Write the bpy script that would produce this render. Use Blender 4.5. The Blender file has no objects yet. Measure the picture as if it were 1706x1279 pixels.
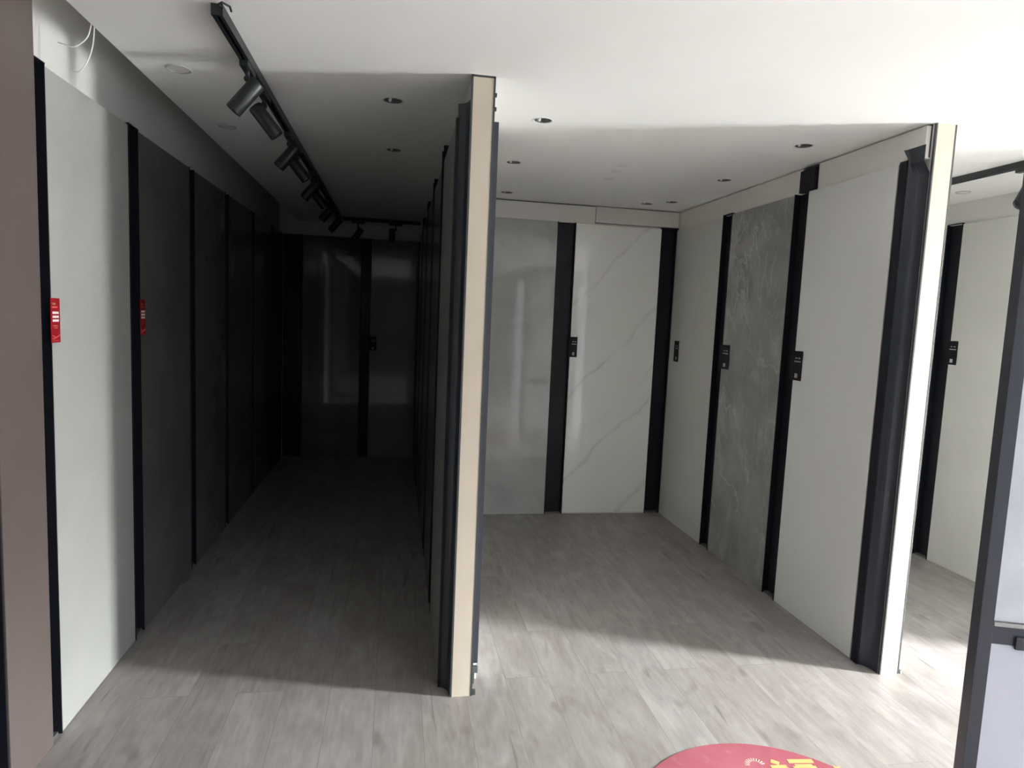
import bpy, bmesh, math, random
from mathutils import Vector, Matrix
random.seed(7)
PI = math.pi
S = bpy.context.scene
COL = S.collection

# ------------------------------------------------------------------ camera
yaw, pit, rol, F = -0.178490433, -0.100417150, -0.0433887343, 1089.31593
cz, sz = math.cos(yaw), math.sin(yaw)
cp, sp = math.cos(pit), math.sin(pit)
cr, sr = math.cos(rol), math.sin(rol)
Rm = Matrix(((cz, -sz, 0), (sz, cz, 0), (0, 0, 1))) @ Matrix(((1, 0, 0), (0, cp, -sp), (0, sp, cp))) @ Matrix(((cr, 0, sr), (0, 1, 0), (-sr, 0, cr)))
rx, fy, uz = Rm.col[0], Rm.col[1], Rm.col[2]
cam = bpy.data.cameras.new('camera')
co = bpy.data.objects.new('camera', cam); COL.objects.link(co)
bk = -fy
co.matrix_world = Matrix(((rx.x, uz.x, bk.x, 0), (rx.y, uz.y, bk.y, 0), (rx.z, uz.z, bk.z, 1.7), (0, 0, 0, 1)))
cam.sensor_fit = 'HORIZONTAL'; cam.sensor_width = 36.0; cam.lens = 36.0 * F / 1706
cam.clip_start = 0.05
S.camera = co

# ------------------------------------------------------------------ view, world, daylight portals
S.view_settings.view_transform = 'Standard'
S.view_settings.look = 'None'
S.view_settings.gamma = 1.0
S.view_settings.exposure = 2.3
S.cycles.use_denoising = True
S.cycles.max_bounces = 10
S.cycles.diffuse_bounces = 8
S.cycles.sample_clamp_indirect = 6
SKY = 112.0
W = bpy.data.worlds.new('sky'); S.world = W; W.use_nodes = True
nt = W.node_tree; nt.nodes.clear()
tc = nt.nodes.new('ShaderNodeTexCoord'); sep = nt.nodes.new('ShaderNodeSeparateXYZ')
rp = nt.nodes.new('ShaderNodeValToRGB'); bg = nt.nodes.new('ShaderNodeBackground'); wo = nt.nodes.new('ShaderNodeOutputWorld')
ma = nt.nodes.new('ShaderNodeMath'); ma.operation = 'MULTIPLY_ADD'; ma.inputs[1].default_value = 0.5; ma.inputs[2].default_value = 0.5
# pale street below the horizon, a belt of facades above it, then bright overcast sky
el = rp.color_ramp.elements
el[0].position = 0.44; el[0].color = (0.23, 0.235, 0.235, 1)
el[1].position = 0.49; el[1].color = (0.21, 0.215, 0.215, 1)
for p_, c_ in ((0.545, (0.26, 0.265, 0.27, 1)), (0.62, (1.22, 1.26, 1.25, 1)), (0.8, (1.36, 1.42, 1.43, 1))):
    e_ = el.new(p_); e_.color = c_
nt.links.new(tc.outputs['Generated'], sep.inputs[0]); nt.links.new(sep.outputs['Z'], ma.inputs[0]); nt.links.new(ma.outputs[0], rp.inputs[0])
nt.links.new(rp.outputs[0], bg.inputs[0]); bg.inputs[1].default_value = SKY; nt.links.new(bg.outputs[0], wo.inputs[0])

WIN_X, WIN_Y0, WIN_Y1, WIN_Z0, WIN_Z1 = 6.6, 0.80, 1.36, 0.04, 2.3
def portal(name, loc, rot, sx, sy):
    l = bpy.data.lights.new(name, 'AREA'); l.shape = 'RECTANGLE'; l.size = sx; l.size_y = sy
    l.cycles.is_portal = True
    o = bpy.data.objects.new(name, l); COL.objects.link(o); o.location = loc; o.rotation_euler = rot
portal('daylight_window_right', (WIN_X + 0.11, (WIN_Y0 + WIN_Y1) / 2, (WIN_Z0 + WIN_Z1) / 2), (0, math.radians(90), 0), WIN_Z1 - WIN_Z0, WIN_Y1 - WIN_Y0)
TINT = (0.12, 0.125, 0.135)
RW_X0, RW_X1 = 2.6, 4.3
portal('daylight_added_fill_window', (5.45, -3.61, 1.3), (math.radians(90), 0, 0), 1.9, 2.5)  # portal of the added fill window
portal('daylight_window_rear', ((RW_X0 + RW_X1) / 2, -3.61, 1.3), (math.radians(90), 0, 0), RW_X1 - RW_X0, 2.5)

# ------------------------------------------------------------------ materials
def newmat(name):
    m = bpy.data.materials.new(name); m.use_nodes = True
    return m, m.node_tree, m.node_tree.nodes['Principled BSDF']
def N(t, ty, **k):
    n = t.nodes.new(ty)
    for a, b in k.items(): setattr(n, a, b)
    return n
def mapped(t, scale, off=(0, 0, 0), rot=(0, 0, 0)):
    c = N(t, 'ShaderNodeTexCoord'); m = N(t, 'ShaderNodeMapping')
    m.inputs['Scale'].default_value = scale; m.inputs['Location'].default_value = off; m.inputs['Rotation'].default_value = rot
    t.links.new(c.outputs['Object'], m.inputs[0]); return m.outputs[0]
def noise(t, vec, sc, det=4, ro=0.55, dist=0):
    n = N(t, 'ShaderNodeTexNoise'); n.inputs['Scale'].default_value = sc; n.inputs['Detail'].default_value = det
    n.inputs['Roughness'].default_value = ro; n.inputs['Distortion'].default_value = dist
    t.links.new(vec, n.inputs['Vector']); return n.outputs['Fac']
def ramp(t, fac, stops):
    r = N(t, 'ShaderNodeValToRGB'); e = r.color_ramp.elements
    while len(e) < len(stops): e.new(0.5)
    for i, (p, c) in enumerate(stops):
        e[i].position = p; e[i].color = tuple(c) + (1,) if len(c) == 3 else c
    t.links.new(fac, r.inputs[0]); return r.outputs[0]
def mix(t, fac, a, b, mode='MIX'):
    m = N(t, 'ShaderNodeMix', data_type='RGBA', blend_type=mode)
    for s, v in ((0, fac), (6, a), (7, b)):
        if isinstance(v, (int, float)): m.inputs[s].default_value = v
        elif isinstance(v, tuple): m.inputs[s].default_value = v if len(v) == 4 else v + (1,)
        else: t.links.new(v, m.inputs[s])
    return m.outputs[2]
def math_(t, op, a, b=None):
    m = N(t, 'ShaderNodeMath', operation=op)
    for i, v in enumerate((a, b)):
        if v is None: continue
        if isinstance(v, (int, float)): m.inputs[i].default_value = v
        else: t.links.new(v, m.inputs[i])
    return m.outputs[0]

def plain(name, c, rough=0.5, metal=0.0, var=0.04, scale=6.0, spec=0.5):
    m, t, b = newmat(name)
    v = mapped(t, (1, 1, 1)); n = noise(t, v, scale, 5)
    k = ramp(t, n, [(0.3, tuple(max(0, x * (1 - var)) for x in c)), (0.7, tuple(min(1, x * (1 + var)) for x in c))])
    t.links.new(k, b.inputs['Base Color']); b.inputs['Roughness'].default_value = rough
    b.inputs['Metallic'].default_value = metal; b.inputs['Specular IOR Level'].default_value = spec
    return m
M = {}
M['ceiling'] = plain('ceiling paint', (0.84, 0.84, 0.81), 0.9, var=0.01, scale=3, spec=0.1)
M['wall'] = plain('wall paint', (0.66, 0.655, 0.63), 0.85, var=0.02, spec=0.1)
M['absorbing_wall'] = plain('bounce absorbing dark wall', (0.06, 0.058, 0.055), 0.85, var=0.03, spec=0.1)  # unseen walls, made dark to soak up bounced light
M['fascia'] = plain('fascia board', (0.66, 0.635, 0.60), 0.6, var=0.03)
M['cream'] = plain('cream end board', (0.55, 0.48, 0.385), 0.45, var=0.02)
M['black'] = plain('black anodised channel', (0.009, 0.010, 0.014), 0.42, var=0.15, scale=3, spec=0.25)
M['board'] = plain('dark blue black board', (0.022, 0.026, 0.036), 0.35, var=0.1, scale=2)
M['edge'] = plain('dark grey edge trim', (0.055, 0.06, 0.06), 0.4)
M['rack'] = plain('charcoal powder coated steel', (0.042, 0.044, 0.056), 0.38, var=0.08)
M['track'] = plain('black lighting track', (0.012, 0.015, 0.016), 0.4)
M['chrome'] = plain('brushed chrome', (0.6, 0.6, 0.58), 0.22, metal=1)
M['cup'] = plain('dark reflector cup', (0.16, 0.16, 0.15), 0.35, metal=0.3)
M['ring'] = plain('white lamp ring', (0.72, 0.72, 0.69), 0.5)
M['ring_grey'] = plain('grey lamp ring', (0.42, 0.41, 0.39), 0.5)
M['lens'] = plain('lamp glass', (0.85, 0.85, 0.82), 0.12)
M['lens_dark'] = plain('spotlight lens', (0.03, 0.03, 0.035), 0.15)
M['wire'] = plain('white cable sheath', (0.8, 0.8, 0.77), 0.4)
M['foot'] = plain('galvanised foot', (0.12, 0.12, 0.12), 0.5, metal=0.2)
M['gold'] = plain('yellow gold print', (0.58, 0.40, 0.15), 0.45, var=0.05)
M['gold_pale'] = plain('pale gold print', (0.82, 0.62, 0.52), 0.45)
M['red_tag'] = plain('red tag card', (0.30, 0.010, 0.018), 0.4, var=0.08, scale=30)
M['tag_white'] = plain('white tag print', (0.75, 0.70, 0.68), 0.5)
M['tag_grey'] = plain('grey tag print', (0.38, 0.37, 0.37), 0.5)
M['tag_gold'] = plain('ochre tag print', (0.35, 0.16, 0.08), 0.5)
M['tag_pink'] = plain('pink tag print', (0.62, 0.12, 0.10), 0.5)
M['tag_black'] = plain('black tag card', (0.010, 0.009, 0.012), 0.5, var=0.1, spec=0.2)
M['white_frame'] = plain('window frame', (0.55, 0.55, 0.55), 0.5)

def floor_mat():
    m, t, b = newmat('greyed oak laminate')
    g = N(t, 'ShaderNodeTexCoord'); s = N(t, 'ShaderNodeSeparateXYZ'); t.links.new(g.outputs['Object'], s.inputs[0])
    cx = N(t, 'ShaderNodeCombineXYZ'); t.links.new(s.outputs['Y'], cx.inputs[0])
    t.links.new(math_(t, 'ADD', s.outputs['X'], 4.05), cx.inputs[1])
    br = N(t, 'ShaderNodeTexBrick', offset=0.37, offset_frequency=2)
    br.inputs['Color1'].default_value = (0, 0, 0, 1); br.inputs['Color2'].default_value = (1, 1, 1, 1); br.inputs['Mortar'].default_value = (0.5, 0.5, 0.5, 1)
    br.inputs['Scale'].default_value = 1; br.inputs['Mortar Size'].default_value = 0.0011; br.inputs['Mortar Smooth'].default_value = 0.3
    br.inputs['Brick Width'].default_value = 1.22; br.inputs['Row Height'].default_value = 0.2; br.inputs['Bias'].default_value = 0
    t.links.new(cx.outputs[0], br.inputs['Vector'])
    bw = N(t, 'ShaderNodeRGBToBW'); t.links.new(br.outputs['Color'], bw.inputs[0]); rnd = bw.outputs[0]
    # grain space: stretched along the plank, shifted per plank
    gx = N(t, 'ShaderNodeCombineXYZ')
    t.links.new(s.outputs['X'], gx.inputs[0])
    t.links.new(math_(t, 'MULTIPLY', s.outputs['Y'], 0.13), gx.inputs[1])
    t.links.new(math_(t, 'MULTIPLY', rnd, 37.0), gx.inputs[2])
    fine = noise(t, gx.outputs[0], 42, 6, 0.6, 0.6)
    gx2 = N(t, 'ShaderNodeCombineXYZ')
    t.links.new(s.outputs['X'], gx2.inputs[0])
    t.links.new(math_(t, 'MULTIPLY', s.outputs['Y'], 0.4), gx2.inputs[1])
    t.links.new(math_(t, 'MULTIPLY', rnd, 91.0), gx2.inputs[2])
    big = noise(t, gx2.outputs[0], 6.5, 5, 0.6, 1.2)
    c1 = ramp(t, big, [(0.28, (0.25, 0.215, 0.20)), (0.5, (0.35, 0.315, 0.295)), (0.72, (0.47, 0.435, 0.41))])
    c2 = mix(t, 0.42, c1, ramp(t, fine, [(0.3, (0.23, 0.205, 0.19)), (0.55, (0.37, 0.345, 0.33)), (0.75, (0.45, 0.43, 0.41))]))
    tint = ramp(t, rnd, [(0.0, (0.93, 0.91, 0.90)), (0.5, (1.0, 0.985, 0.98)), (1.0, (1.05, 1.055, 1.06))])
    c3 = mix(t, 1.0, c2, tint, 'MULTIPLY')
    # dark cracks and knots of the wood print
    gx3 = N(t, 'ShaderNodeCombineXYZ')
    t.links.new(s.outputs['X'], gx3.inputs[0]); t.links.new(math_(t, 'MULTIPLY', s.outputs['Y'], 0.085), gx3.inputs[1])
    t.links.new(math_(t, 'MULTIPLY', rnd, 53.0), gx3.inputs[2])
    cr_ = noise(t, gx3.outputs[0], 21, 2, 0.5, 0.5)
    crack = ramp(t, cr_, [(0.675, (0, 0, 0)), (0.75, (1, 1, 1))])
    c4 = mix(t, math_(t, 'MULTIPLY', crack, 0.6), c3, (0.11, 0.095, 0.09))
    kn = noise(t, gx2.outputs[0], 11, 2, 0.4, 0.2)
    knot = ramp(t, kn, [(0.66, (0, 0, 0)), (0.77, (1, 1, 1))])
    c4 = mix(t, math_(t, 'MULTIPLY', knot, 0.42), c4, (0.15, 0.125, 0.115))
    c4 = mix(t, 1.0, c4, (0.86, 0.88, 0.89), 'MULTIPLY')
    c5 = mix(t, math_(t, 'MULTIPLY', br.outputs['Fac'], 0.6), c4, (0.09, 0.08, 0.075))
    t.links.new(c5, b.inputs['Base Color'])
    b.inputs['Roughness'].default_value = 0.42; b.inputs['Specular IOR Level'].default_value = 0.45
    bp = N(t, 'ShaderNodeBump'); bp.inputs['Strength'].default_value = 0.08; bp.inputs['Distance'].default_value = 0.002
    t.links.new(fine, bp.inputs['Height']); t.links.new(bp.outputs[0], b.inputs['Normal'])
    return m
M['floor'] = floor_mat()

def stone(name, lo, hi, scale=2.2, veins=(), rough=0.3, spec=0.5, off=0.0, st=1.0):
    """polished slab: mottled body plus veins = [(scale, width, strength, colour, rotation, stretch)]"""
    m, t, b = newmat(name)
    v = mapped(t, (1, 1, st), (off, off * 1.7, off * 0.6))
    c = ramp(t, noise(t, v, scale, 7, 0.62, 0.4), [(0.3, lo), (0.7, hi)])
    for (vs, wd, stg, vc, ro, stz) in veins:
        vv = mapped(t, (1, 1, stz), (off * 3 + vs, off, vs * 0.37), ro)
        nn = noise(t, vv, vs, 6, 0.55, 0.6)
        a = math_(t, 'ABSOLUTE', math_(t, 'SUBTRACT', nn, 0.5))
        k = ramp(t, a, [(0.0, (1, 1, 1)), (wd, (0, 0, 0))])
        patch = ramp(t, noise(t, v, vs * 0.6, 2), [(0.42, (0, 0, 0)), (0.6, (1, 1, 1))])
        f = math_(t, 'MULTIPLY', math_(t, 'MULTIPLY', k, patch), stg)
        c = mix(t, f, c, vc)
    t.links.new(c, b.inputs['Base Color']); b.inputs['Roughness'].default_value = rough; b.inputs['Specular IOR Level'].default_value = spec
    return m
def calacatta():
    m, t, b = newmat('white polished marble with grey diagonal veins')
    v = mapped(t, (1, 1, 1))
    body = ramp(t, noise(t, v, 1.6, 6), [(0.3, (0.82, 0.825, 0.785)), (0.7, (0.86, 0.865, 0.83))])
    s = N(t, 'ShaderNodeSeparateXYZ'); t.links.new(v, s.inputs[0])
    # diagonal distance field: z - 0.95 x, wobbled
    wob = math_(t, 'MULTIPLY', math_(t, 'SUBTRACT', noise(t, v, 2.3, 5, 0.5), 0.5), 0.36)
    d = math_(t, 'ADD', math_(t, 'SUBTRACT', s.outputs['Z'], math_(t, 'MULTIPLY', s.outputs['X'], 1.05)), wob)
    c = body
    for z0, w, k in ((1.42, 0.030, 0.28), (0.68, 0.035, 0.22), (-0.12, 0.045, 0.30), (2.24, 0.03, 0.22), (-0.35, 0.02, 0.15), (0.93, 0.012, 0.10)):
        a = math_(t, 'ABSOLUTE', math_(t, 'SUBTRACT', d, z0))
        f = ramp(t, a, [(0.0, (1, 1, 1)), (w, (0, 0, 0))])
        pt = ramp(t, noise(t, v, 3.1 + z0, 3), [(0.35, (0.25, 0.25, 0.25)), (0.6, (1, 1, 1))])
        c = mix(t, math_(t, 'MULTIPLY', math_(t, 'MULTIPLY', f, pt), k), c, (0.20, 0.21, 0.20))
    t.links.new(c, b.inputs['Base Color']); b.inputs['Roughness'].default_value = 0.05; b.inputs['Specular IOR Level'].default_value = 0.6
    return m
M['slab_A'] = stone('mottled grey polished stone', (0.36, 0.365, 0.335), (0.46, 0.465, 0.43), 3.5, [(2.5, 0.02, 0.25, (0.45, 0.45, 0.42), (0.2, 0.5, 0.3), 1.0)], 0.06, 0.6, 1.3)
M['slab_B'] = calacatta()
M['slab_C'] = stone('plain mid grey satin slab', (0.54, 0.535, 0.50), (0.58, 0.575, 0.54), 1.2, (), 0.35, 0.5, 2.2)
M['slab_D'] = stone('dark grey marble with pale wisps', (0.20, 0.20, 0.197), (0.29, 0.29, 0.283), 3.0,
                    [(2.6, 0.014, 0.55, (0.48, 0.48, 0.46), (0.0, 0.0, 0.0), 0.55), (5.5, 0.02, 0.35, (0.42, 0.42, 0.41), (0.3, 0.2, 0.0), 0.6), (3.8, 0.06, 0.42, (0.42, 0.40, 0.39), (0.5, 0.1, 0.0), 0.45)], 0.22, 0.5, 4.1)
M['slab_E'] = stone('plain pale grey satin slab', (0.60, 0.60, 0.585), (0.64, 0.64, 0.625), 1.1, (), 0.34, 0.5, 3.3)
M['slab_F'] = stone('plain off white satin slab', (0.60, 0.60, 0.56), (0.64, 0.64, 0.60), 1.3, (), 0.3, 0.5, 5.7)
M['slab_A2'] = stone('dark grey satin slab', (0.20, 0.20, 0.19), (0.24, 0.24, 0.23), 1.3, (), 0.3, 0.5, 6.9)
M['slab_bounce'] = stone('white satin slab', (0.74, 0.74, 0.71), (0.78, 0.78, 0.75), 1.3, (), 0.3, 0.5, 5.9)  # for the hidden booth-side slabs, made white to bounce light into the booth
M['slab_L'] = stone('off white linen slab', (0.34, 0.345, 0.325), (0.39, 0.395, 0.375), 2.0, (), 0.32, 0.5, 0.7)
M['slab_L2'] = stone('grey taupe slab', (0.10, 0.098, 0.09), (0.13, 0.128, 0.12), 2.0, (), 0.25, 0.5, 8.7)  # corridor shade put into the colour: albedo lowered
M['slab_L3'] = stone('mid grey slab', (0.10, 0.10, 0.098), (0.14, 0.14, 0.135), 2.0, (), 0.2, 0.5, 9.7)  # grey lowered as well, to keep the corridor dark
M['slab_brown'] = stone('taupe brown laminate', (0.105, 0.082, 0.074), (0.125, 0.10, 0.09), 0.9, (), 0.4, 0.4, 6.0)
M['slab_end'] = stone('polished grey slab', (0.08, 0.08, 0.078), (0.11, 0.11, 0.108), 3.0, (), 0.05, 0.6, 10.3)  # both corridor end slabs toned down for the shade there
M['slab_end2'] = stone('polished pale slab', (0.19, 0.19, 0.188), (0.21, 0.21, 0.208), 3.0, (), 0.06, 0.6, 11.3)
M['slab_rack'] = stone('cloudy pale blue grey slab', (0.60, 0.61, 0.66), (0.74, 0.75, 0.78), 5.0, (), 0.2, 0.5, 12.1)
M['slab_rack2'] = stone('plain pale blue grey slab', (0.60, 0.61, 0.67), (0.64, 0.65, 0.71), 1.2, (), 0.25, 0.5, 12.9)

def mat_red():
    m, t, b = newmat('red round mat with painted glare')
    v = mapped(t, (1, 1, 1))
    c = ramp(t, noise(t, v, 3.2, 3, 0.5, 0.8), [(0.35, (0.34, 0.085, 0.115)), (0.65, (0.42, 0.14, 0.17))])  # red washed towards pink: window glare put into the base colour
    c = mix(t, ramp(t, noise(t, v, 9, 5, 0.6, 1.5), [(0.60, (0, 0, 0)), (0.72, (0.35, 0.35, 0.35))]), c, (0.45, 0.24, 0.28))  # paler patches paint uneven glare on the mat
    t.links.new(c, b.inputs['Base Color']); b.inputs['Roughness'].default_value = 0.22; b.inputs['Specular IOR Level'].default_value = 0.6
    return m
M['red_mat'] = mat_red()

# ------------------------------------------------------------------ mesh helpers
def add_box(bm, x0, x1, y0, y1, z0, z1):
    r = bmesh.ops.create_cube(bm, size=1.0)['verts']
    bmesh.ops.scale(bm, vec=(abs(x1 - x0), abs(y1 - y0), abs(z1 - z0)), verts=r)
    bmesh.ops.translate(bm, vec=((x0 + x1) / 2, (y0 + y1) / 2, (z0 + z1) / 2), verts=r)
    return r
def add_tube(bm, a, b, r, seg=16, r2=None):
    a, b = Vector(a), Vector(b); d = b - a
    ret = bmesh.ops.create_cone(bm, cap_ends=True, segments=seg, radius1=r, radius2=r if r2 is None else r2, depth=d.length)['verts']
    q = Vector((0, 0, 1)).rotation_difference(d.normalized())
    bmesh.ops.transform(bm, matrix=Matrix.Translation((a + b) / 2) @ q.to_matrix().to_4x4(), verts=ret)
    return ret
def add_lathe(bm, prof, seg=24, mtx=None):
    rings = []
    for (r, z) in prof:
        rings.append([bm.verts.new((r * math.cos(2 * PI * i / seg), r * math.sin(2 * PI * i / seg), z)) for i in range(seg)])
    for a, b in zip(rings, rings[1:]):
        for i in range(seg):
            bm.faces.new((a[i], a[(i + 1) % seg], b[(i + 1) % seg], b[i]))
    if mtx is not None:
        bmesh.ops.transform(bm, matrix=mtx, verts=[v for r in rings for v in r])
    return rings
def add_disc(bm, r, z, seg=24, mtx=None):
    vs = [bm.verts.new((r * math.cos(2 * PI * i / seg), r * math.sin(2 * PI * i / seg), z)) for i in range(seg)]
    bm.faces.new(vs)
    if mtx is not None: bmesh.ops.transform(bm, matrix=mtx, verts=vs)
def obj(name, bm, mat, parent=None, origin=None, bevel=0.0, smooth=False):
    bmesh.ops.recalc_face_normals(bm, faces=bm.faces)
    if bevel:
        bmesh.ops.bevel(bm, geom=list(bm.edges), offset=bevel, segments=2, affect='EDGES', profile=0.6, clamp_overlap=True)
    o0 = Vector(origin) if origin is not None else Vector((0, 0, 0))
    if origin is not None: bmesh.ops.translate(bm, vec=-o0, verts=bm.verts)
    me = bpy.data.meshes.new(name); bm.to_mesh(me); bm.free()
    me.materials.append(mat)
    if smooth:
        for p in me.polygons: p.use_smooth = True
    o = bpy.data.objects.new(name, me); COL.objects.link(o)
    o.location = o0
    if parent is not None:
        o.parent = parent; o.location = o0 - Vector(parent.location) if origin is not None else Vector((0, 0, 0))
        if origin is None: o.location = -Vector(parent.location)
        if parent.parent is not None: o.location = (o0 if origin is not None else Vector((0, 0, 0))) - parent.matrix_world.translation
    return o
def tag(o, label, cat, group=None):
    o['label'] = label; o['category'] = cat
    if group: o['group'] = group
    return o
def struct(o): o['kind'] = 'structure'; return o
def sbox(name, b, mat, bevel=0.0):
    bm = bmesh.new(); add_box(bm, *b)
    return struct(obj(name, bm, mat, origin=((b[0] + b[1]) / 2, (b[2] + b[3]) / 2, min(b[4], b[5])), bevel=bevel))
def empty(name, loc, rz=0):
    o = bpy.data.objects.new(name, None); COL.objects.link(o); o.location = loc; o.rotation_euler = (0, 0, rz); o.empty_display_size = 0.05
    return o

# wall frame: s runs along the wall, t comes out of it
class Wall:
    def __init__(self, axis, face, sign):   # axis 'x': wall plane X = face, normal sign*X ; s = Y.   axis 'y': plane Y = face
        self.a, self.f, self.s = axis, face, sign
    def box(self, bm, s0, s1, t0, t1, z0, z1):
        a, b = self.f + self.s * t0, self.f + self.s * t1
        if self.a == 'x': add_box(bm, min(a, b), max(a, b), s0, s1, z0, z1)
        else: add_box(bm, s0, s1, min(a, b), max(a, b), z0, z1)
    def pt(self, s, t, z):
        return (self.f + self.s * t, s, z) if self.a == 'x' else (s, self.f + self.s * t, z)

CEIL = 2.68; TOP = 2.52
TH = 0.049
WL = Wall('x', -1.304, 1); WM_L = Wall('x', 0.280, -1); WM_R = Wall('x', 0.376, 1)
WR_L = Wall('x', 2.434, -1); WB = Wall('y', 5.509, -1); WE = Wall('y', 7.749, -1); WN = Wall('x', 4.084, -1)

def slab(w, s0, s1, mat, label, group=None, top=TOP, z0=0.002, rail=False):
    TH = 0.036 if w is WM_R else 0.049
    g = 0.0015
    bm = bmesh.new(); w.box(bm, s0 + g, s1 - g, 0.001, TH, z0, top)
    o = obj('tile_slab', bm, mat, origin=w.pt((s0 + s1) / 2, TH / 2, z0), bevel=0.0012)
    tag(o, label, 'slab', group)
    if rail:
        bm = bmesh.new(); w.box(bm, s0 + 0.004, s1 - 0.004, TH - 0.004, TH + 0.0015, z0, z0 + 0.012)
        obj('bottom_rail', bm, M['fascia'], o, origin=w.pt((s0 + s1) / 2, TH, z0))
    return o
def strip(w, s0, s1, label, top=TOP + 0.005, group=None, th=TH, cap=False):
    g = 0.0005
    root = empty('mounting_strip', w.pt((s0 + s1) / 2, 0.0, 0))
    bm = bmesh.new(); w.box(bm, s0 + g, s1 - g, 0.001, 0.012, 0.012, top)
    obj('back_plate', bm, M['black'], root, origin=w.pt((s0 + s1) / 2, 0.006, 0.012))
    for a, b in ((s0 + g, s0 + g + 0.006), (s1 - g - 0.006, s1 - g)):
        bm = bmesh.new(); w.box(bm, a, b, 0.001, th + 0.003, 0.0, top)
        obj('side_flange', bm, M['black'], root, origin=w.pt((a + b) / 2, th / 2, 0), bevel=0.0008)
    bm = bmesh.new(); w.box(bm, s0 + 0.008, s1 - 0.008, 0.004, th - 0.01, 0.0005, 0.011)
    obj('foot', bm, M['foot'], root, origin=w.pt((s0 + s1) / 2, 0.02, 0))
    if cap:
        bm = bmesh.new(); w.box(bm, s0 + g, s1 - g, 0.0, th + 0.004, top, top + 0.004)
        obj('cap', bm, M['black'], root, origin=w.pt((s0 + s1) / 2, 0.02, top))
    tag(root, label, 'metal strip', group)
    return root

# ------------------------------------------------------------------ the room
def with_holes(o, holes):
    """cut round recesses for the downlights straight into the ceiling mesh"""
    bm = bmesh.new()
    for (x, y, r) in holes:
        add_tube(bm, (x, y, CEIL - 0.1), (x, y, CEIL + 0.09), r, 28)
    me = bpy.data.meshes.new('tmp'); bm.to_mesh(me); bm.free()
    c = bpy.data.objects.new('tmp', me); COL.objects.link(c)
    md = o.modifiers.new('holes', 'BOOLEAN'); md.object = c; md.operation = 'DIFFERENCE'; md.solver = 'EXACT'
    dg = bpy.context.evaluated_depsgraph_get(); dg.update()
    nm = bpy.data.meshes.new_from_object(o.evaluated_get(dg))
    o.modifiers.clear(); o.data = nm
    bpy.data.objects.remove(c); bpy.data.meshes.remove(me)

BOOTH_LAMPS = [(0.69, 3.285), (0.705, 4.20), (0.83, 5.20), (2.115, 3.28), (2.14, 4.19), (2.0, 5.22), (2.15, 5.07)]
CORR_LAMPS = [(-0.04, 3.21), (-0.04, 4.15)]
HR = 0.045
sbox('floor', (-1.5, 6.7, -3.6, 7.85, -0.12, 0.0), M['floor'])
ceil = sbox('ceiling', (-1.10, 6.7, -3.6, 7.85, CEIL, 2.95), M['ceiling'])
with_holes(ceil, [(x, y, HR) for x, y in BOOTH_LAMPS + CORR_LAMPS])
sbox('ceiling', (-1.5, 6.7, -3.6, 7.85, 2.95, 3.05), M['ceiling'])
sbox('wall_left', (-1.5, -1.304, 2.1, 7.85, 0.0, 2.95), M['wall'])
sbox('wall_left', (-1.5, -1.26, -3.6, 2.1, 0.0, 2.95), M['absorbing_wall'])  # out-of-view stretch, darkened to cut bounce into the corridor
sbox('wall_corridor_end', (-1.304, 0.28, 7.749, 7.85, 0.0, CEIL), M['wall'])
sbox('wall_corridor_end', (-1.304, -1.10, 7.749, 7.85, CEIL, 2.95), M['wall'])
sbox('wall_booth_back', (0.376, 2.434, 5.509, 5.61, 0.0, CEIL), M['wall'])
sbox('wall_far_back', (2.539, 6.6, 5.509, 5.61, 0.0, CEIL), M['wall'])
sbox('wall_rear', (-1.26, RW_X0, -3.6, -3.5, 0.0, CEIL), M['absorbing_wall'])
sbox('wall_rear', (-1.26, -1.10, -3.6, -3.5, CEIL, 2.95), M['absorbing_wall'])
sbox('wall_rear', (RW_X1, 4.5, -3.6, -3.5, 0.0, CEIL), M['absorbing_wall'])
sbox('wall_rear', (6.4, 6.6, -3.6, -3.5, 0.0, CEIL), M['absorbing_wall'])
sbox('wall_rear', (4.5, 6.4, -3.6, -3.5, 2.55, CEIL), M['absorbing_wall'])
sbox('wall_rear', (4.5, 6.4, -3.6, -3.5, 0.0, 0.05), M['absorbing_wall'])
sbox('wall_rear', (RW_X0, RW_X1, -3.6, -3.5, 2.55, CEIL), M['absorbing_wall'])
sbox('wall_rear', (RW_X0, RW_X1, -3.6, -3.5, 0.0, 0.05), M['absorbing_wall'])
sbox('wall_right', (6.6, 6.7, WIN_Y1, 5.61, 0.0, CEIL), M['wall'])
sbox('wall_right', (6.6, 6.7, -3.6, WIN_Y0, 0.0, CEIL), M['wall'])
sbox('wall_right', (6.6, 6.7, WIN_Y0, WIN_Y1, WIN_Z1, CEIL), M['wall'])
sbox('wall_right', (6.6, 6.7, WIN_Y0, WIN_Y1, 0.0, WIN_Z0), M['wall'])
def frame_boxes(bm, fixed, axis, a0, a1, z0, z1, w=0.03):
    for (p, q, r, t) in ((a0, a0 + w, z0, z1), (a1 - w, a1, z0, z1), (a0 + w, a1 - w, z0, z0 + w), (a0 + w, a1 - w, z1 - w, z1)):
        if axis == 'x': add_box(bm, fixed, fixed + 0.05, p, q, r, t)
        else: add_box(bm, p, q, fixed, fixed + 0.05, r, t)
bm = bmesh.new(); frame_boxes(bm, 6.62, 'x', WIN_Y0, WIN_Y1, WIN_Z0, WIN_Z1)
struct(obj('door_1', bm, M['white_frame']))
bm = bmesh.new(); frame_boxes(bm, -3.58, 'y', RW_X0, RW_X1, 0.05, 2.55, 0.05); add_box(bm, 3.13, 3.17, -3.58, -3.53, 0.1, 2.5)
w2 = struct(obj('window_1', bm, M['white_frame']))
bm = bmesh.new(); add_box(bm, RW_X0 + 0.05, RW_X1 - 0.05, -3.558, -3.552, 0.1, 2.5)
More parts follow.
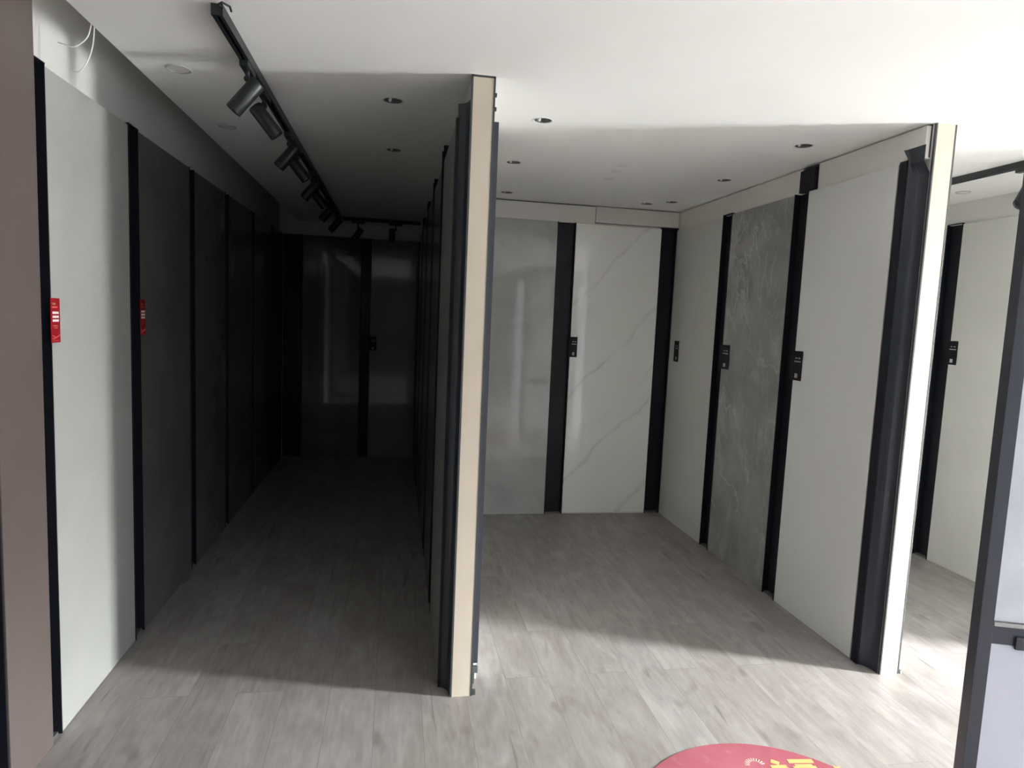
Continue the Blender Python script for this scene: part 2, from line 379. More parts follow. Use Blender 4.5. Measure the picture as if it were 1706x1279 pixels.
m, t, b_ = newmat('dimming glazing'); t.nodes.remove(b_)  # pane tint added to weaken the sky light from behind the camera
tb = N(t, 'ShaderNodeBsdfTransparent'); tb.inputs[0].default_value = TINT + (1,)
gb = N(t, 'ShaderNodeBsdfGlossy'); gb.inputs['Roughness'].default_value = 0.02; mx = N(t, 'ShaderNodeMixShader'); mx.inputs[0].default_value = 0.05
t.links.new(tb.outputs[0], mx.inputs[1]); t.links.new(gb.outputs[0], mx.inputs[2]); t.links.new(mx.outputs[0], t.nodes['Material Output'].inputs[0])
pg = obj('glass_pane', bm, m); pg.parent = w2
bm = bmesh.new(); frame_boxes(bm, -3.58, 'y', 4.5, 6.4, 0.05, 2.55, 0.05)  # unseen extra window, added to light the rack and fill the booth
w3 = struct(obj('added_fill_window', bm, M['white_frame']))
m2 = m.copy(); m2.name = 'lightly dimming glazing'
for nd in m2.node_tree.nodes:
    if nd.type == 'BSDF_TRANSPARENT': nd.inputs[0].default_value = (0.15, 0.158, 0.178, 1)
bm = bmesh.new(); add_box(bm, 4.55, 6.35, -3.558, -3.552, 0.1, 2.5)
pg = obj('glass_pane', bm, m2); pg.parent = w3

# partitions with cream ends
def partition(name, x0, x1, y0, y1, trim_top=True, ew=0.006):
    o = sbox(name, (x0, x1, y0, y1, 0.0, CEIL), M['wall'])
    bm = bmesh.new(); add_box(bm, x0 + ew, x1 - ew, y0 - 0.008, y0, 0.0, CEIL - (0.008 if trim_top else 0.001))
    obj('end_board', bm, M['cream'], o, origin=((x0 + x1) / 2, y0 - 0.004, 0))
    bm = bmesh.new()
    for a, b in ((x0 - 0.002, x0 + ew), (x1 - ew, x1 + 0.002)): add_box(bm, a, b, y0 - 0.0095, y0 + 0.004, 0.0, CEIL)
    if trim_top: add_box(bm, x0, x1, y0 - 0.0095, y0, CEIL - 0.008, CEIL)
    obj('edge_trim', bm, M['edge'], o, origin=((x0 + x1) / 2, y0, 0))
    return o
partition('wall_middle', 0.280, 0.376, 2.777, 7.749)
partition('wall_booth_right', 2.434, 2.539, 2.750, 5.509, trim_top=False, ew=0.005)
partition('wall_far_room_right', 4.084, 4.18, 2.45, 5.509)

# fascia boards above the slabs
def fascia(name, w, s0, s1, z0, z1, t, gap=0.006, mat=None):
    bm = bmesh.new(); w.box(bm, s0 + 0.001, s1 - 0.001, 0.0, t, z0, z1)
    return struct(obj(name, bm, mat or M['fascia'], origin=w.pt((s0 + s1) / 2, t / 2, z0), bevel=0.001))
fascia('trim_1', WB, 0.376, 1.645, 2.522, 2.668, 0.036)
fascia('trim_2', WB, 1.649, 2.404, 2.540, 2.672, 0.036)
fascia('trim_3', WR_L, 3.705, 5.473, 2.523, 2.672, 0.030)
fascia('trim_4', WR_L, 2.765, 3.555, 2.523, 2.672, 0.030)
fascia('trim_5', WN, 2.50, 5.47, 2.523, CEIL, 0.036, mat=M['wall'])
bm = bmesh.new(); WB.box(bm, 1.48, 2.25, 0.0, 0.012, 2.524, 2.538)
struct(obj('trim_6', bm, M['fascia']))
# dark joints behind the fascia boards (backing strips)
bm = bmesh.new(); WB.box(bm, 0.376, 2.43, 0.0, 0.010, 2.525, 2.679)
struct(obj('trim_7', bm, M['edge']))
bm = bmesh.new(); WR_L.box(bm, 2.765, 5.50, 0.0, 0.008, 2.53, 2.679)
struct(obj('trim_8', bm, M['edge']))

# ------------------------------------------------------------------ left wall of the corridor
# narrow tall brown panel at the very edge of the view
bm = bmesh.new(); WL.box(bm, 2.328, 2.604, 0.001, 0.056, 0.002, 2.90)
tag(obj('tile_slab', bm, M['slab_brown'], origin=(-1.28, 2.466, 0.002), bevel=0.0015), 'narrow tall taupe brown panel at the left edge, rising past the ceiling line', 'slab')
strip(WL, 2.24, 2.326, 'black strip at the bottom left corner, on the near side of the narrow brown panel', top=2.9)
strip(WL, 2.606, 2.684, 'black strip between the narrow brown panel and the bright off-white slab', cap=True)
slab(WL, 2.684, 3.425, M['slab_L'], 'bright off-white slab on the left wall, daylight falling on its near half')
strip(WL, 3.425, 3.545, 'black strip on the left wall at the far edge of the bright off-white slab', cap=True)
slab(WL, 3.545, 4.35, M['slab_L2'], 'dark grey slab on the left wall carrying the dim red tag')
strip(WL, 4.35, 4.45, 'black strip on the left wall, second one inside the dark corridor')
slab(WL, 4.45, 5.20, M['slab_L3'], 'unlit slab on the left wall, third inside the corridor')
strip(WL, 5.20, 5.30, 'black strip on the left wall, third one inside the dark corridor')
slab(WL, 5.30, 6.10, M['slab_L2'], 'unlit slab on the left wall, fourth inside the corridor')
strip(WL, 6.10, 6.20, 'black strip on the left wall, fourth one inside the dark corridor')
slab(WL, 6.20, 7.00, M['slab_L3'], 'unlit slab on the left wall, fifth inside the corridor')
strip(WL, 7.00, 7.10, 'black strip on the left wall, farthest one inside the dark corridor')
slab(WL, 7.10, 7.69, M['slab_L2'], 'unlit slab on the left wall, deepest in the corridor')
# corridor end wall
strip(WE, -1.25, -1.045, 'wide black strip in the far left corner of the dark corridor')
slab(WE, -1.045, -0.405, M['slab_end'], 'dark polished slab at the corridor end, left of the black strip, showing faint reflections')
strip(WE, -0.405, -0.295, 'black strip on the corridor end wall between two dark slabs')
slab(WE, -0.295, 0.228, M['slab_end2'], 'paler polished slab at the corridor end, right of the black strip')

# ------------------------------------------------------------------ partition side slabs
ys = [(2.90, 3.61), (3.75, 4.50), (4.65, 5.40), (5.55, 6.30), (6.45, 7.20)]
corr_lab = ['nearest slab on the corridor side of the cream column, seen at a grazing angle',
            'second slab behind the cream column along the right side of the dark corridor',
            'third slab along the right side of the dark corridor', 'fourth slab along the right side of the dark corridor',
            'farthest slab along the right side of the dark corridor']
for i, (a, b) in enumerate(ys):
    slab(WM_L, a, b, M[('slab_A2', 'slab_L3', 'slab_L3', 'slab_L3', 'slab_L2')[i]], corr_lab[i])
strip_lab = ['black strip behind the nearest slab on the right side of the corridor', 'black strip behind the second slab on the right side of the corridor',
             'black strip behind the third slab on the right side of the corridor', 'black strip behind the fourth slab on the right side of the corridor']
for i in range(4): strip(WM_L, ys[i][1], ys[i + 1][0], strip_lab[i], top=2.60)
strip(WM_L, 7.20, 7.69, 'wide black strip in the far right corner of the corridor')
for i, (a, b) in enumerate(ys[:3]):
    slab(WM_R, a, min(b, 5.30), M['slab_bounce'], 'slab on the booth side of the cream column, turned away from view', 'slabs on the hidden booth side of the cream column')
for i in range(2): strip(WM_R, ys[i][1], ys[i + 1][0], 'strip between the slabs on the hidden booth side of the cream column', group='strips on the hidden booth side of the cream column')

# dark boards beside the two cream columns, with the metal lip that holds the first slab
def column_board(w, y0, y1, top, label, lip_top=2.53, curl=True):
    root = empty('backing_board', w.pt((y0 + y1) / 2, 0, 0))
    bm = bmesh.new()
    # sheet lying on the partition and bending out towards the first slab
    def P(s, t, z): return Vector(w.pt(s, t, z))
    zs = [0.0, 1.2, 2.2, lip_top - 0.07, lip_top - 0.02, lip_top - 0.002] + ([lip_top + 0.012, lip_top + 0.030, top] if curl else [top])
    n = 8; rows = []
    for z in zs:
        e = y1 + 0.004
        if curl and z > lip_top: e = y1 + 0.004 + 0.030 * ((z - lip_top) / (top - lip_top)) ** 0.7 - 0.012 * (top - z) / (top - lip_top)
        row = []
        for i in range(n + 1):
            f = i / n; row.append((y0 + (e - y0) * f, max(0.002 + (TH - 0.009) * f ** 3, 0.033 if (curl and z > lip_top - 0.06) else 0), z))
        rows.append(row)
    fr = [[bm.verts.new(P(s, t + 0.003, z)) for s, t, z in r] for r in rows]
    bk_ = [[bm.verts.new(P(s, t, z)) for s, t, z in r] for r in rows]
    for g in (fr, bk_):
        for i in range(len(g) - 1):
            for j in range(n): bm.faces.new((g[i][j], g[i][j + 1], g[i + 1][j + 1], g[i + 1][j]))
    for i in range(len(rows) - 1):
        for j in (0, n): bm.faces.new((fr[i][j], fr[i + 1][j], bk_[i + 1][j], bk_[i][j]))
    for i in (0, len(rows) - 1):
        for j in range(n): bm.faces.new((fr[i][j], fr[i][j + 1], bk_[i][j + 1], bk_[i][j]))
    obj('sheet', bm, M['board'], root, smooth=False)
    bm = bmesh.new(); w.box(bm, y1, y1 + 0.045, TH - 0.004, TH + 0.002, 0.0, lip_top); w.box(bm, y1, y1 + 0.004, TH - 0.012, TH - 0.004, 0.0, lip_top)
    obj('metal_lip', bm, M['black'], root, origin=w.pt(y1 + 0.02, TH, 0))
    tag(root, label, 'board')
    return root
column_board(WR_L, 2.757, 2.846, 2.585, 'wide blue-black board on the left of the right cream column, top corner curling away')
column_board(WM_L, 2.790, 2.852, 2.585, 'dark board on the corridor side of the middle cream column', curl=False)
# booth side of the middle column: only a lip shows past the cream end
root = empty('backing_board', (0.376, 2.86, 0))
bm = bmesh.new(); WM_R.box(bm, 2.79, 2.897, 0.001, 0.004, 0.0, 2.56); obj('sheet', bm, M['board'], root)
bm = bmesh.new(); WM_R.box(bm, 2.885, 2.897, 0.004, 0.038, 0.09, 2.535); obj('metal_lip', bm, M['rack'], root)
bm = bmesh.new(); WM_R.box(bm, 2.8975, 2.8995, 0.0355, 0.0385, 0.09, 2.1); obj('bright_edge', bm, M['ring_grey'], root)
tag(root, 'narrow slate grey lip along the right edge of the middle cream column', 'board')
# small clips at column feet and side
bm = bmesh.new(); add_box(bm, 0.385, 0.412, 2.86, 2.875, 0.055, 0.085); add_box(bm, 0.388, 0.398, 2.862, 2.873, 0.0, 0.055)
tag(obj('clip', bm, M['foot'], origin=(0.39, 2.867, 0)), 'small metal clip at the right foot of the middle cream column', 'clip')
bm = bmesh.new(); add_box(bm, 0.378, 0.394, 2.772, 2.790, 0.0, 0.022)
tag(obj('channel_foot', bm, M['edge'], origin=(0.386, 2.78, 0), bevel=0.003), 'tiny dark foot at the bottom right corner of the middle cream column', 'foot')
bm = bmesh.new(); add_tube(bm, (2.553, 2.752, 0.0), (2.553, 2.752, 0.012), 0.013, 12, 0.008)
tag(obj('channel_foot', bm, M['edge'], origin=(2.553, 2.752, 0)), 'small dark foot at the bottom right corner of the right cream column', 'foot')
for z, lb in ((2.612, 'upper dark screw head on the right edge of the middle cream column'), (2.556, 'lower dark screw head on the right edge of the middle cream column')):
    bm = bmesh.new(); add_tube(bm, (0.376, 2.785, z), (0.386, 2.785, z), 0.009, 12)
    tag(obj('screw', bm, M['edge'], origin=(0.38, 2.785, z)), lb, 'screw')

# ------------------------------------------------------------------ booth back wall and right wall
slab(WB, 0.45, 1.32, M['slab_A'], 'mottled grey polished slab on the booth back wall, left of the black strip')
strip(WB, 1.32, 1.478, 'black strip on the booth back wall between the grey and the white marble slab')
slab(WB, 1.478, 2.245, M['slab_B'], 'white marble slab with grey diagonal veins on the booth back wall', rail=True)
strip(WB, 2.245, 2.384, 'black strip in the right corner of the booth beside the white marble slab', cap=True)
slab(WR_L, 4.64, 5.455, M['slab_C'], 'plain mid grey slab on the booth right wall, deepest in the corner')
strip(WR_L, 4.505, 4.64, 'black strip on the booth right wall between plain grey slab and wispy dark marble', cap=True)
slab(WR_L, 3.745, 4.505, M['slab_D'], 'dark grey marble slab with pale wisps on the booth right wall')
strip(WR_L, 3.607, 3.745, 'black strip on the booth right wall between the dark marble and the big pale slab')
slab(WR_L, 2.900, 3.607, M['slab_E'], 'big plain pale grey slab on the booth right wall next to the cream column')
bm = bmesh.new(); WR_L.box(bm, 3.560, 3.700, 0.030, 0.053, 2.524, 2.652)
tag(obj('cover_plate', bm, M['black'], origin=WR_L.pt(3.63, 0.04, 2.52), bevel=0.001), 'black plate over the white fascia just above the strip right of the dark marble', 'plate')
# far room beyond the right column
slab(WN, 3.42, 4.205, M['slab_F'], 'off-white slab in the room right of the right cream column')
strip(WN, 4.205, 4.345, 'black strip in the room right of the right cream column', cap=True)
slab(WN, 4.345, 5.45, M['slab_F'], 'off-white slab mostly hidden behind the right cream column, beyond the black strip')
slab(WN, 2.60, 3.31, M['slab_C'], 'narrow slab of the right-hand room behind the charcoal display rack')

# ------------------------------------------------------------------ information tags
def info_tag(w, s, z0, z1, wd, red, label, direction=1, parts=True):
    """s is the edge nearest the strip; the tag sticks out from it"""
    root = empty('info_tag', w.pt(s + direction * wd / 2, TH, z0))
    a, b = sorted((s, s + direction * wd)); h = z1 - z0
    t0, t1 = TH + 0.004, TH + 0.0065
    bm = bmesh.new(); w.box(bm, a, b, t0, t1, z0, z1)
    obj('card', bm, M['red_tag'] if red else M['tag_black'], root, origin=w.pt((a + b) / 2, t0, z0), bevel=0.0006)
    bm = bmesh.new(); w.box(bm, a + 0.01, b - 0.01, TH, t0, z0 + 0.02, z1 - 0.02)
    obj('bracket', bm, M['black'], root, origin=w.pt((a + b) / 2, TH, z0 + 0.02))
    def mark(name, f0, f1, g0, g1, mk):
        bm = bmesh.new(); w.box(bm, a + (b - a) * f0, a + (b - a) * f1, t1, t1 + 0.0006, z1 - h * g1, z1 - h * g0)
        obj(name, bm, M[mk], root, origin=w.pt((a + b) / 2, t1, z1 - h * g1))
    if red:
        mark('printed_mark', 0.15, 0.5, 0.10, 0.15, 'tag_gold'); mark('printed_mark', 0.12, 0.7, 0.185, 0.215, 'tag_pink')
        for g in (0.30, 0.39, 0.475): mark('white_bar', 0.16, 0.84, g, g + 0.052, 'tag_white')
        mark('printed_mark', 0.2, 0.75, 0.61, 0.63, 'tag_gold'); mark('printed_mark', 0.3, 0.7, 0.66, 0.68, 'tag_gold')
        # small Y shaped mark near the bottom
        bm = bmesh.new()
        for (f0, g0, f1, g1) in ((0.1, 0.83, 0.5, 0.885), (0.9, 0.83, 0.5, 0.885), (0.5, 0.885, 0.12, 0.92)):
            p = Vector(w.pt(a + (b - a) * f0, t1 + 0.0004, z1 - h * g0)); q = Vector(w.pt(a + (b - a) * f1, t1 + 0.0004, z1 - h * g1))
            add_tube(bm, p, q, 0.0022, 6)
        obj('emblem', bm, M['tag_pink'], root)
        mark('printed_mark', 0.2, 0.75, 0.95, 0.96, 'tag_pink')
    else:
        f = (lambda x0, x1: (x0, x1)) if direction > 0 else (lambda x0, x1: (1 - x1, 1 - x0))
        for x0, x1 in ((0.42, 0.58), (0.68, 0.84)): mark('printed_mark', *f(x0, x1), 0.22, 0.26, 'tag_grey')
        mark('text_line', *f(0.35, 0.90), 0.335, 0.375, 'tag_grey')
        mark('pale_patch', *f(0.46, 0.70), 0.76, 0.91, 'tag_grey')
    tag(root, label, 'tag')
    return root
info_tag(WL, 2.672, 1.535, 1.70, 0.066, True, 'bright red tag with white bars on the left wall beside the bright off-white slab')
info_tag(WL, 3.53, 1.535, 1.71, 0.066, True, 'dim red tag in shadow on the left wall, farther into the corridor')
info_tag(WB, 1.462, 1.388, 1.562, 0.078, False, 'small black tag on the white marble slab, on the booth back wall')
info_tag(WR_L, 5.345, 1.388, 1.565, 0.09, False, 'small black tag by the corner strip, on the plain mid grey slab', direction=-1)
info_tag(WR_L, 4.53, 1.395, 1.572, 0.14, False, 'small black tag on the left edge of the wispy dark marble slab', direction=-1)
info_tag(WR_L, 3.635, 1.40, 1.577, 0.115, False, 'black tag with pale print on the left edge of the big pale slab', direction=-1)
info_tag(WN, 4.235, 1.498, 1.672, 0.105, False, 'small black tag in the room right of the right cream column', direction=-1)
info_tag(WE, -0.31, 1.26, 1.42, 0.09, False, 'barely visible black tag beside the strip on the corridor end wall')

# ------------------------------------------------------------------ lamps in the ceiling
def downlight(x, y, label, group):
    root = empty('downlight', (x, y, CEIL))
    bm = bmesh.new(); add_lathe(bm, [(0.0435, 0.004), (0.0435, -0.001), (0.046, -0.0030), (0.051, -0.0025), (0.053, 0.0)], 32)
    obj('trim_ring', bm, M['ring'], root, smooth=True).location = (0, 0, 0)
    bm = bmesh.new(); add_lathe(bm, [(0.0425, 0.0), (0.041, 0.022), (0.034, 0.045), (0.024, 0.060)], 32); add_disc(bm, 0.024, 0.060, 32)
    obj('reflector', bm, M['cup'], root, smooth=True).location = (0, 0, 0)
    bm = bmesh.new(); add_lathe(bm, [(0.0005, -0.002), (0.006, 0.000), (0.0085, 0.010), (0.0085, 0.060)], 20, Matrix.Translation((-0.014, 0.018, 0)))
    obj('lamp_bulb', bm, M['lens'], root, smooth=True).location = (0, 0, 0)
    for s in (-1, 1):
        bm = bmesh.new(); add_box(bm, s * 0.019 - 0.002, s * 0.019 + 0.002, -0.006, 0.006, 0.006, 0.055)
        obj('spring_clip', bm, M['chrome'], root).location = (0, 0, 0)
    tag(root, label, 'ceiling light', group)
g1 = 'recessed downlights in the booth ceiling'
for (x, y), lb in zip(BOOTH_LAMPS, ['nearest recessed downlight right of the middle cream column, in the bright ceiling',
        'second recessed downlight from the front along the left side of the booth ceiling', 'farthest recessed downlight on the left side of the booth ceiling, near the column edge',
        'recessed downlight nearest the right cream column', 'recessed downlight on the right side of the booth ceiling above the dark marble',
        'left one of the two small downlights close together near the back corner', 'right one of the two small downlights close together near the back corner']):
    downlight(x, y, lb, g1)
g2 = 'recessed downlights in the corridor ceiling'
for (x, y), lb in zip(CORR_LAMPS, ['dim recessed downlight in the corridor ceiling, nearer of the two left of the cream column', 'dim recessed downlight in the corridor ceiling, farther of the two left of the cream column']):
    downlight(x, y, lb, g2)
def flat_light(x, y, r, label, group=None, name='ceiling_light', thick=0.006):
    root = empty(name, (x, y, CEIL))
    bm = bmesh.new(); add_lathe(bm, [(r * 0.8, 0.0), (r * 0.8, -thick * 0.6), (r * 0.88, -thick), (r * 0.97, -thick * 0.7), (r, 0.0)], 32)
    obj('trim_ring', bm, M['ring_grey'], root, smooth=True).location = (0, 0, 0)
    bm = bmesh.new(); add_disc(bm, r * 0.8, -thick * 0.4, 32)
    obj('diffuser', bm, M['ring'], root).location = (0, 0, 0)
    tag(root, label, 'ceiling light', group)
flat_light(-0.925, 3.07, 0.052, 'flat round lamp in the ceiling left of the track, nearest to the front')
flat_light(-0.94, 3.94, 0.048, 'flat round lamp in the ceiling left of the track, deeper in the corridor')
flat_light(3.76, 3.95, 0.045, 'flat round lamp in the ceiling of the room right of the right cream column')
for x, y, r, lb in ((1.38, 4.03, 0.045, 'front one of three faint round covers on the booth ceiling'), (1.385, 4.20, 0.038, 'middle one of three faint round covers on the booth ceiling'), (1.41, 4.42, 0.042, 'rear one of three faint round covers on the booth ceiling')):
    bm = bmesh.new(); add_lathe(bm, [(0.0005, -0.003), (r * 0.9, -0.003), (r, 0.0)], 28)
    tag(obj('ceiling_cover', bm, M['ring'], origin=None), lb, 'cover').location = (x, y, CEIL)

# ------------------------------------------------------------------ track lighting
def track(name_label, a, b):
    a, b = Vector(a), Vector(b); d = (b - a); L = d.length; ang = math.atan2(d.y, d.x)
    root = empty('track_rail', tuple(a), ang)
    def part(n, boxes, mat):
        bm = bmesh.new()
        for bx in boxes: add_box(bm, *bx)
        o = obj(n, bm, mat); o.parent = root; return o
    part('rail', [(0, L, -0.018, -0.012, -0.036, 0.0), (0, L, 0.012, 0.018, -0.036, 0.0), (0, L, -0.012, 0.012, -0.008, 0.0),
                  (0, L, -0.012, -0.006, -0.036, -0.031), (0, L, 0.006, 0.012, -0.036, -0.031)], M['track'])
    part('end_cap', [(-0.012, 0.0, -0.0185, 0.0185, -0.037, -0.001)], M['track'])
    part('end_cap', [(L, L + 0.012, -0.0185, 0.0185, -0.037, -0.001)], M['track'])
    tag(root, name_label, 'track')
    return root
TX = -0.602
track('black ceiling track running the length of the dark corridor', (TX, 2.40, CEIL), (TX, 7.17, CEIL))
track('black ceiling track crossing the far end of the corridor', (TX + 0.04, 7.20, CEIL), (0.215, 7.20, CEIL))
t3 = track('black ceiling track in the room right of the right cream column', (3.38, 2.3, CEIL), (3.38, 4.9, CEIL))
# loose connector wires on the front end of the corridor track
bm = bmesh.new()
pts = [(-0.585, 2.386, 2.668), (-0.592, 2.36, 2.664), (-0.575, 2.345, 2.666), (-0.555, 2.36, 2.662), (-0.558, 2.39, 2.66)]
for p, q in zip(pts, pts[1:]): add_tube(bm, p, q, 0.0035, 8)
tag(obj('connector_loop', bm, M['track'], origin=(-0.575, 2.37, 2.66)), 'little dark wire loop on the front end of the corridor track', 'wire')

def spotlight(x, y, aim, label, group=None, r=0.032, L=0.145, drop=0.06, along='y', attach=0.5):
    root = empty('track_spotlight', (x, y, CEIL - 0.036))
    bm = bmesh.new()
    if along == 'y': add_box(bm, -0.0165, 0.0165, -0.07, 0.07, -0.024, 0.0)
    else: add_box(bm, -0.07, 0.07, -0.0165, 0.0165, -0.024, 0.0)
    obj('adapter', bm, M['track'], None, bevel=0.003).parent = root
    aim = Vector(aim).normalized()
    jp = Vector((0, 0, -0.024 - drop))
    bm = bmesh.new(); add_tube(bm, (0, 0, -0.023), jp, 0.0085, 12); add_tube(bm, jp - Vector((0.0, 0.012, 0)), jp + Vector((0.0, 0.012, 0)), 0.012, 12)
    obj('stem', bm, M['track']).parent = root
    # head hangs just under / beside the joint; 'attach' says how far along its length the joint is
    side = aim.cross(Vector((0, 0, 1)))
    perp = (Vector((0, 0, -1)) - aim * aim.dot(Vector((0, 0, -1))))
    perp = perp.normalized() if perp.length > 0.2 else Vector((-1, 0, 0))
    base = jp + perp * (r + 0.004) - aim * L * attach
    q = Vector((0, 0, 1)).rotation_difference(aim).to_matrix().to_4x4()
    mtx = Matrix.Translation(base) @ q
    bm = bmesh.new()
    add_lathe(bm, [(0.0005, 0.0), (r * 0.86, 0.0), (r * 0.97, 0.004), (r, 0.010), (r, L - 0.002), (r * 0.97, L), (r * 0.86, L), (r * 0.84, L - 0.022)], 28, mtx)
    h = obj('lamp_head', bm, M['track'], smooth=True); h.parent = root
    bm = bmesh.new(); add_disc(bm, r * 0.845, L - 0.02, 28, mtx)
    l = obj('lens', bm, M['lens_dark']); l.parent = h
    tag(root, label, 'spotlight', group)
    return root
gs = 'spotlights on the corridor track'
LD = (-0.62, -0.05, -0.78); RD = (0.62, 0.12, -0.77)
for y_, d_, lb in ((2.84, LD, 'nearest spotlight on the corridor track, its barrel tipped down to the left'),
                   (3.17, RD, 'second spotlight on the corridor track, its barrel tipped down to the right'),
                   (3.86, LD, 'third spotlight on the corridor track, tipped down to the left'),
                   (4.17, RD, 'fourth spotlight on the corridor track, tipped down to the right'),
                   (4.86, LD, 'fifth spotlight on the corridor track, a small dark shape tipped left'),
                   (5.18, RD, 'sixth spotlight on the corridor track, a small dark shape tipped right'),
                   (5.95, LD, 'seventh spotlight on the corridor track, tipped left in the dark'),
                   (6.70, LD, 'last spotlight on the long corridor track before the cross track')):
    spotlight(TX, y_, d_, lb, gs, L=0.15, drop=0.028, attach=0.12)
spotlight(-0.42, 7.20, (-0.55, 0, -0.8), 'left spotlight on the cross track at the corridor end, tilted', 'spotlights on the cross track', L=0.14, drop=0.045, along='x', attach=0.1)
spotlight(-0.03, 7.20, (0, 0.05, -1), 'right spotlight on the cross track at the corridor end, hanging straight down', 'spotlights on the cross track', L=0.14, drop=0.045, along='x', attach=0.1)
spotlight(3.38, 3.13, (-0.62, -0.25, -0.72), 'spotlight at the right edge of the view, behind the charcoal rack post', None, r=0.042, L=0.16, drop=0.07, attach=0.3)

# ------------------------------------------------------------------ loose white wires at the ceiling recess
def wire(pts, label):
    cu = bpy.data.curves.new('w', 'CURVE'); cu.dimensions = '3D'; cu.bevel_depth = 0.0024; cu.bevel_resolution = 3; cu.resolution_u = 10
    sp_ = cu.splines.new('NURBS'); sp_.points.add(len(pts) - 1)
    for p, q in zip(sp_.points, pts): p.co = (*q, 1)
    sp_.use_endpoint_u = True; sp_.order_u = 3
    o = bpy.data.objects.new('tmp', cu); COL.objects.link(o)
    dg = bpy.context.evaluated_depsgraph_get(); me = bpy.data.meshes.new_from_object(o.evaluated_get(dg))
    bpy.data.objects.remove(o); bpy.data.curves.remove(cu)
    me.materials.clear(); me.materials.append(M['wire'])
    w = bpy.data.objects.new('loose_wire', me); COL.objects.link(w)
    for p in me.polygons: p.use_smooth = True
    return tag(w, label, 'wire')
wire([(-1.103, 2.70, 2.71), (-1.108, 2.70, 2.66), (-1.125, 2.70, 2.625), (-1.165, 2.70, 2.597), (-1.18, 2.70, 2.600), (-1.215, 2.70, 2.610)], 'shorter white wire hanging from the ceiling edge at the upper left, bent outwards')
wire([(-1.103, 2.72, 2.71), (-1.104, 2.72, 2.66), (-1.112, 2.72, 2.60), (-1.135, 2.72, 2.545), (-1.155, 2.72, 2.520), (-1.165, 2.72, 2.522), (-1.18, 2.72, 2.522)], 'longer white wire hanging from the ceiling edge at the upper left, curving down')

# ------------------------------------------------------------------ charcoal display rack at the right edge
ra = math.radians(-19)
rack = empty('display_rack', (1.800, 1.652, 0), ra)
tag(rack, 'charcoal steel display rack standing at the right edge of the picture', 'rack')
def rpart(n, boxes, mat, bevel=0.0015, par=None):
    bm = bmesh.new()
    for b_ in boxes: add_box(bm, *b_)
    o = obj(n, bm, mat, bevel=bevel); o.parent = par or rack; return o
RW = 0.86
rpart('post', [(0.0, 0.040, 0.0, 0.05, 0.0, 2.45)], M['rack'])
rpart('post', [(RW, RW + 0.040, 0.0, 0.05, 0.0, 2.45)], M['rack'])
rpart('crossbar', [(0.040, RW, 0.004, 0.046, 0.762, 0.820)], M['rack'])
rpart('crossbar', [(0.040, RW, 0.004, 0.046, 0.03, 0.085)], M['rack'])
rpart('crossbar', [(0.040, RW, 0.004, 0.046, 2.39, 2.45)], M['rack'])
rpart('bar_clip', [(0.105, 0.165, -0.004, 0.004, 0.752, 0.792)], M['rack'])
rpart('ledge', [(0.040, RW, -0.002, 0.004, 0.820, 0.832)], M['ring_grey'])
def rslab(z0, z1, mat, label):
    o = empty('tile_slab', (1.800, 1.652, 0), ra)
    bm = bmesh.new(); add_box(bm, 0.042, RW - 0.002, 0.008, 0.022, z0, z1)
    me = obj('tile_slab', bm, mat, bevel=0.001)
    bpy.data.objects.remove(o)
    me.location = (1.800, 1.652, 0); me.rotation_euler = (0, 0, ra)
    return tag(me, label, 'slab')
rslab(0.834, 2.388, M['slab_rack'], 'upper cloudy pale blue-grey slab held in the charcoal rack at the right edge')
rslab(0.087, 0.760, M['slab_rack2'], 'lower plain pale blue-grey slab held in the charcoal rack at the right edge')

# ------------------------------------------------------------------ round red floor mat
MC = (1.338, 1.803); MR = 0.517
matroot = empty('floor_mat', (MC[0], MC[1], 0))
bm = bmesh.new(); add_lathe(bm, [(0.0005, 0.0005), (MR - 0.001, 0.0005), (MR, 0.002), (MR - 0.0005, 0.004), (MR - 0.002, 0.0045), (0.0005, 0.0045)], 96)
obj('mat_sheet', bm, M['red_mat']).parent = matroot
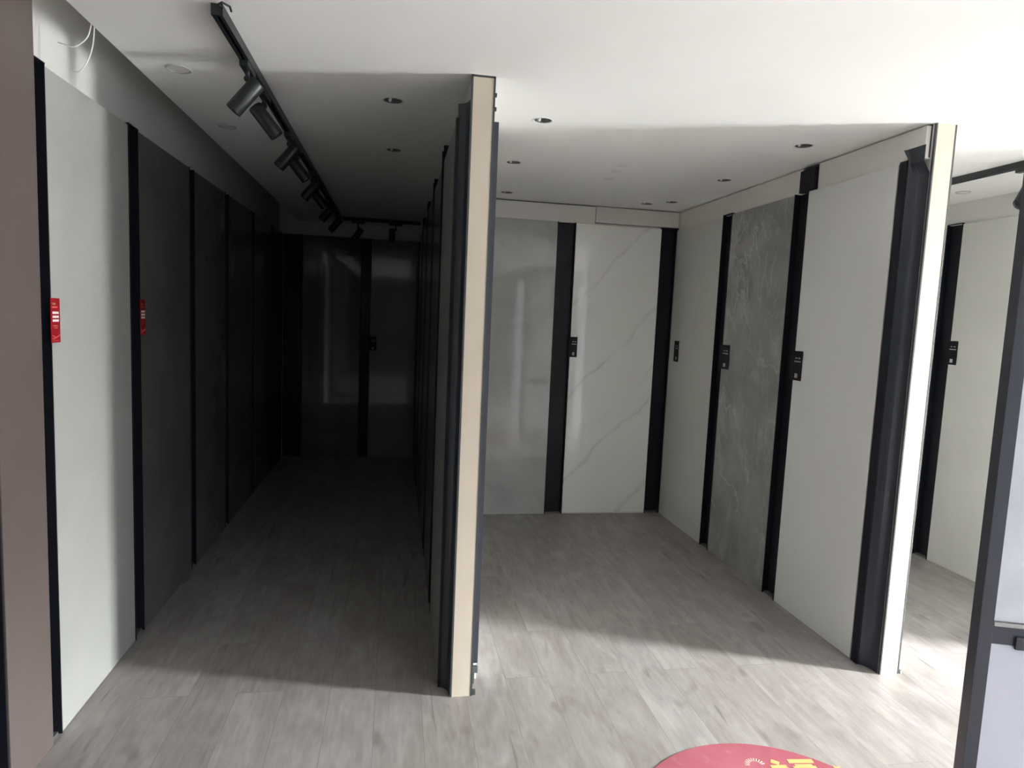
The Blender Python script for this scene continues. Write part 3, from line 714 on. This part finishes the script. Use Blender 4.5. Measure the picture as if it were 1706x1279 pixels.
# two-part gold character lying near the far rim, read from the camera side
def poly(bm, pts, z0=0.0045, z1=0.0053):
    lo = [bm.verts.new((x, y, z0)) for x, y in pts]; hi = [bm.verts.new((x, y, z1)) for x, y in pts]
    bm.faces.new(hi); n = len(pts)
    for i in range(n): bm.faces.new((lo[i], lo[(i + 1) % n], hi[(i + 1) % n], hi[i]))
def glyph(ox, oy, s, ang, strokes, w):
    bm = bmesh.new(); c, sn = math.cos(ang), math.sin(ang)
    k = 0
    for (x0, y0, x1, y1) in strokes:
        d = Vector((x1 - x0, y1 - y0)); n = Vector((-d.y, d.x)).normalized() * w / 2
        P = [Vector((x0, y0)) + n, Vector((x1, y1)) + n, Vector((x1, y1)) - n, Vector((x0, y0)) - n]
        Q = [(ox + s * (p.x * c - p.y * sn), oy + s * (p.x * sn + p.y * c)) for p in P]
        poly(bm, Q, 0.0045, 0.0053 + k * 0.00002); k += 1
    return bm
FU = [(0.10, 0.95, 0.24, 0.86), (0.02, 0.76, 0.36, 0.76), (0.34, 0.76, 0.06, 0.40), (0.20, 0.60, 0.20, 0.0), (0.24, 0.52, 0.38, 0.42),
      (0.46, 0.93, 1.0, 0.93), (0.55, 0.78, 0.92, 0.78), (0.55, 0.78, 0.55, 0.60), (0.92, 0.78, 0.92, 0.60), (0.55, 0.60, 0.92, 0.60),
      (0.48, 0.45, 0.98, 0.45), (0.48, 0.45, 0.48, 0.02), (0.98, 0.45, 0.98, 0.02), (0.73, 0.45, 0.73, 0.04), (0.48, 0.24, 0.98, 0.24), (0.48, 0.03, 0.98, 0.03)]
g = obj('gold_character', glyph(0.125, 0.215, 0.19, -0.10, FU, 0.115), M['gold']); g.parent = matroot
bm = bmesh.new()
star = [(0.402 + (0.026 if i % 2 == 0 else 0.011) * math.cos(i * PI / 5 + 0.6), 0.318 + (0.026 if i % 2 == 0 else 0.011) * math.sin(i * PI / 5 + 0.6)) for i in range(10)]
poly(bm, star); g = obj('gold_star', bm, M['gold']); g.parent = matroot
bm = bmesh.new()
for i in range(11):
    a = math.radians(10 + 16 * i); c0 = Vector((0.088, 0.375)); d = Vector((math.cos(a), math.sin(a))); n = Vector((-d.y, d.x)) * 0.0016
    poly(bm, [tuple(c0 + d * 0.024 + n), tuple(c0 + d * 0.042 + n), tuple(c0 + d * 0.042 - n), tuple(c0 + d * 0.024 - n)])
g = obj('fan_ornament', bm, M['gold_pale']); g.parent = matroot
tag(matroot, 'round glossy red mat with gold lettering on the floor at the bottom edge', 'mat')
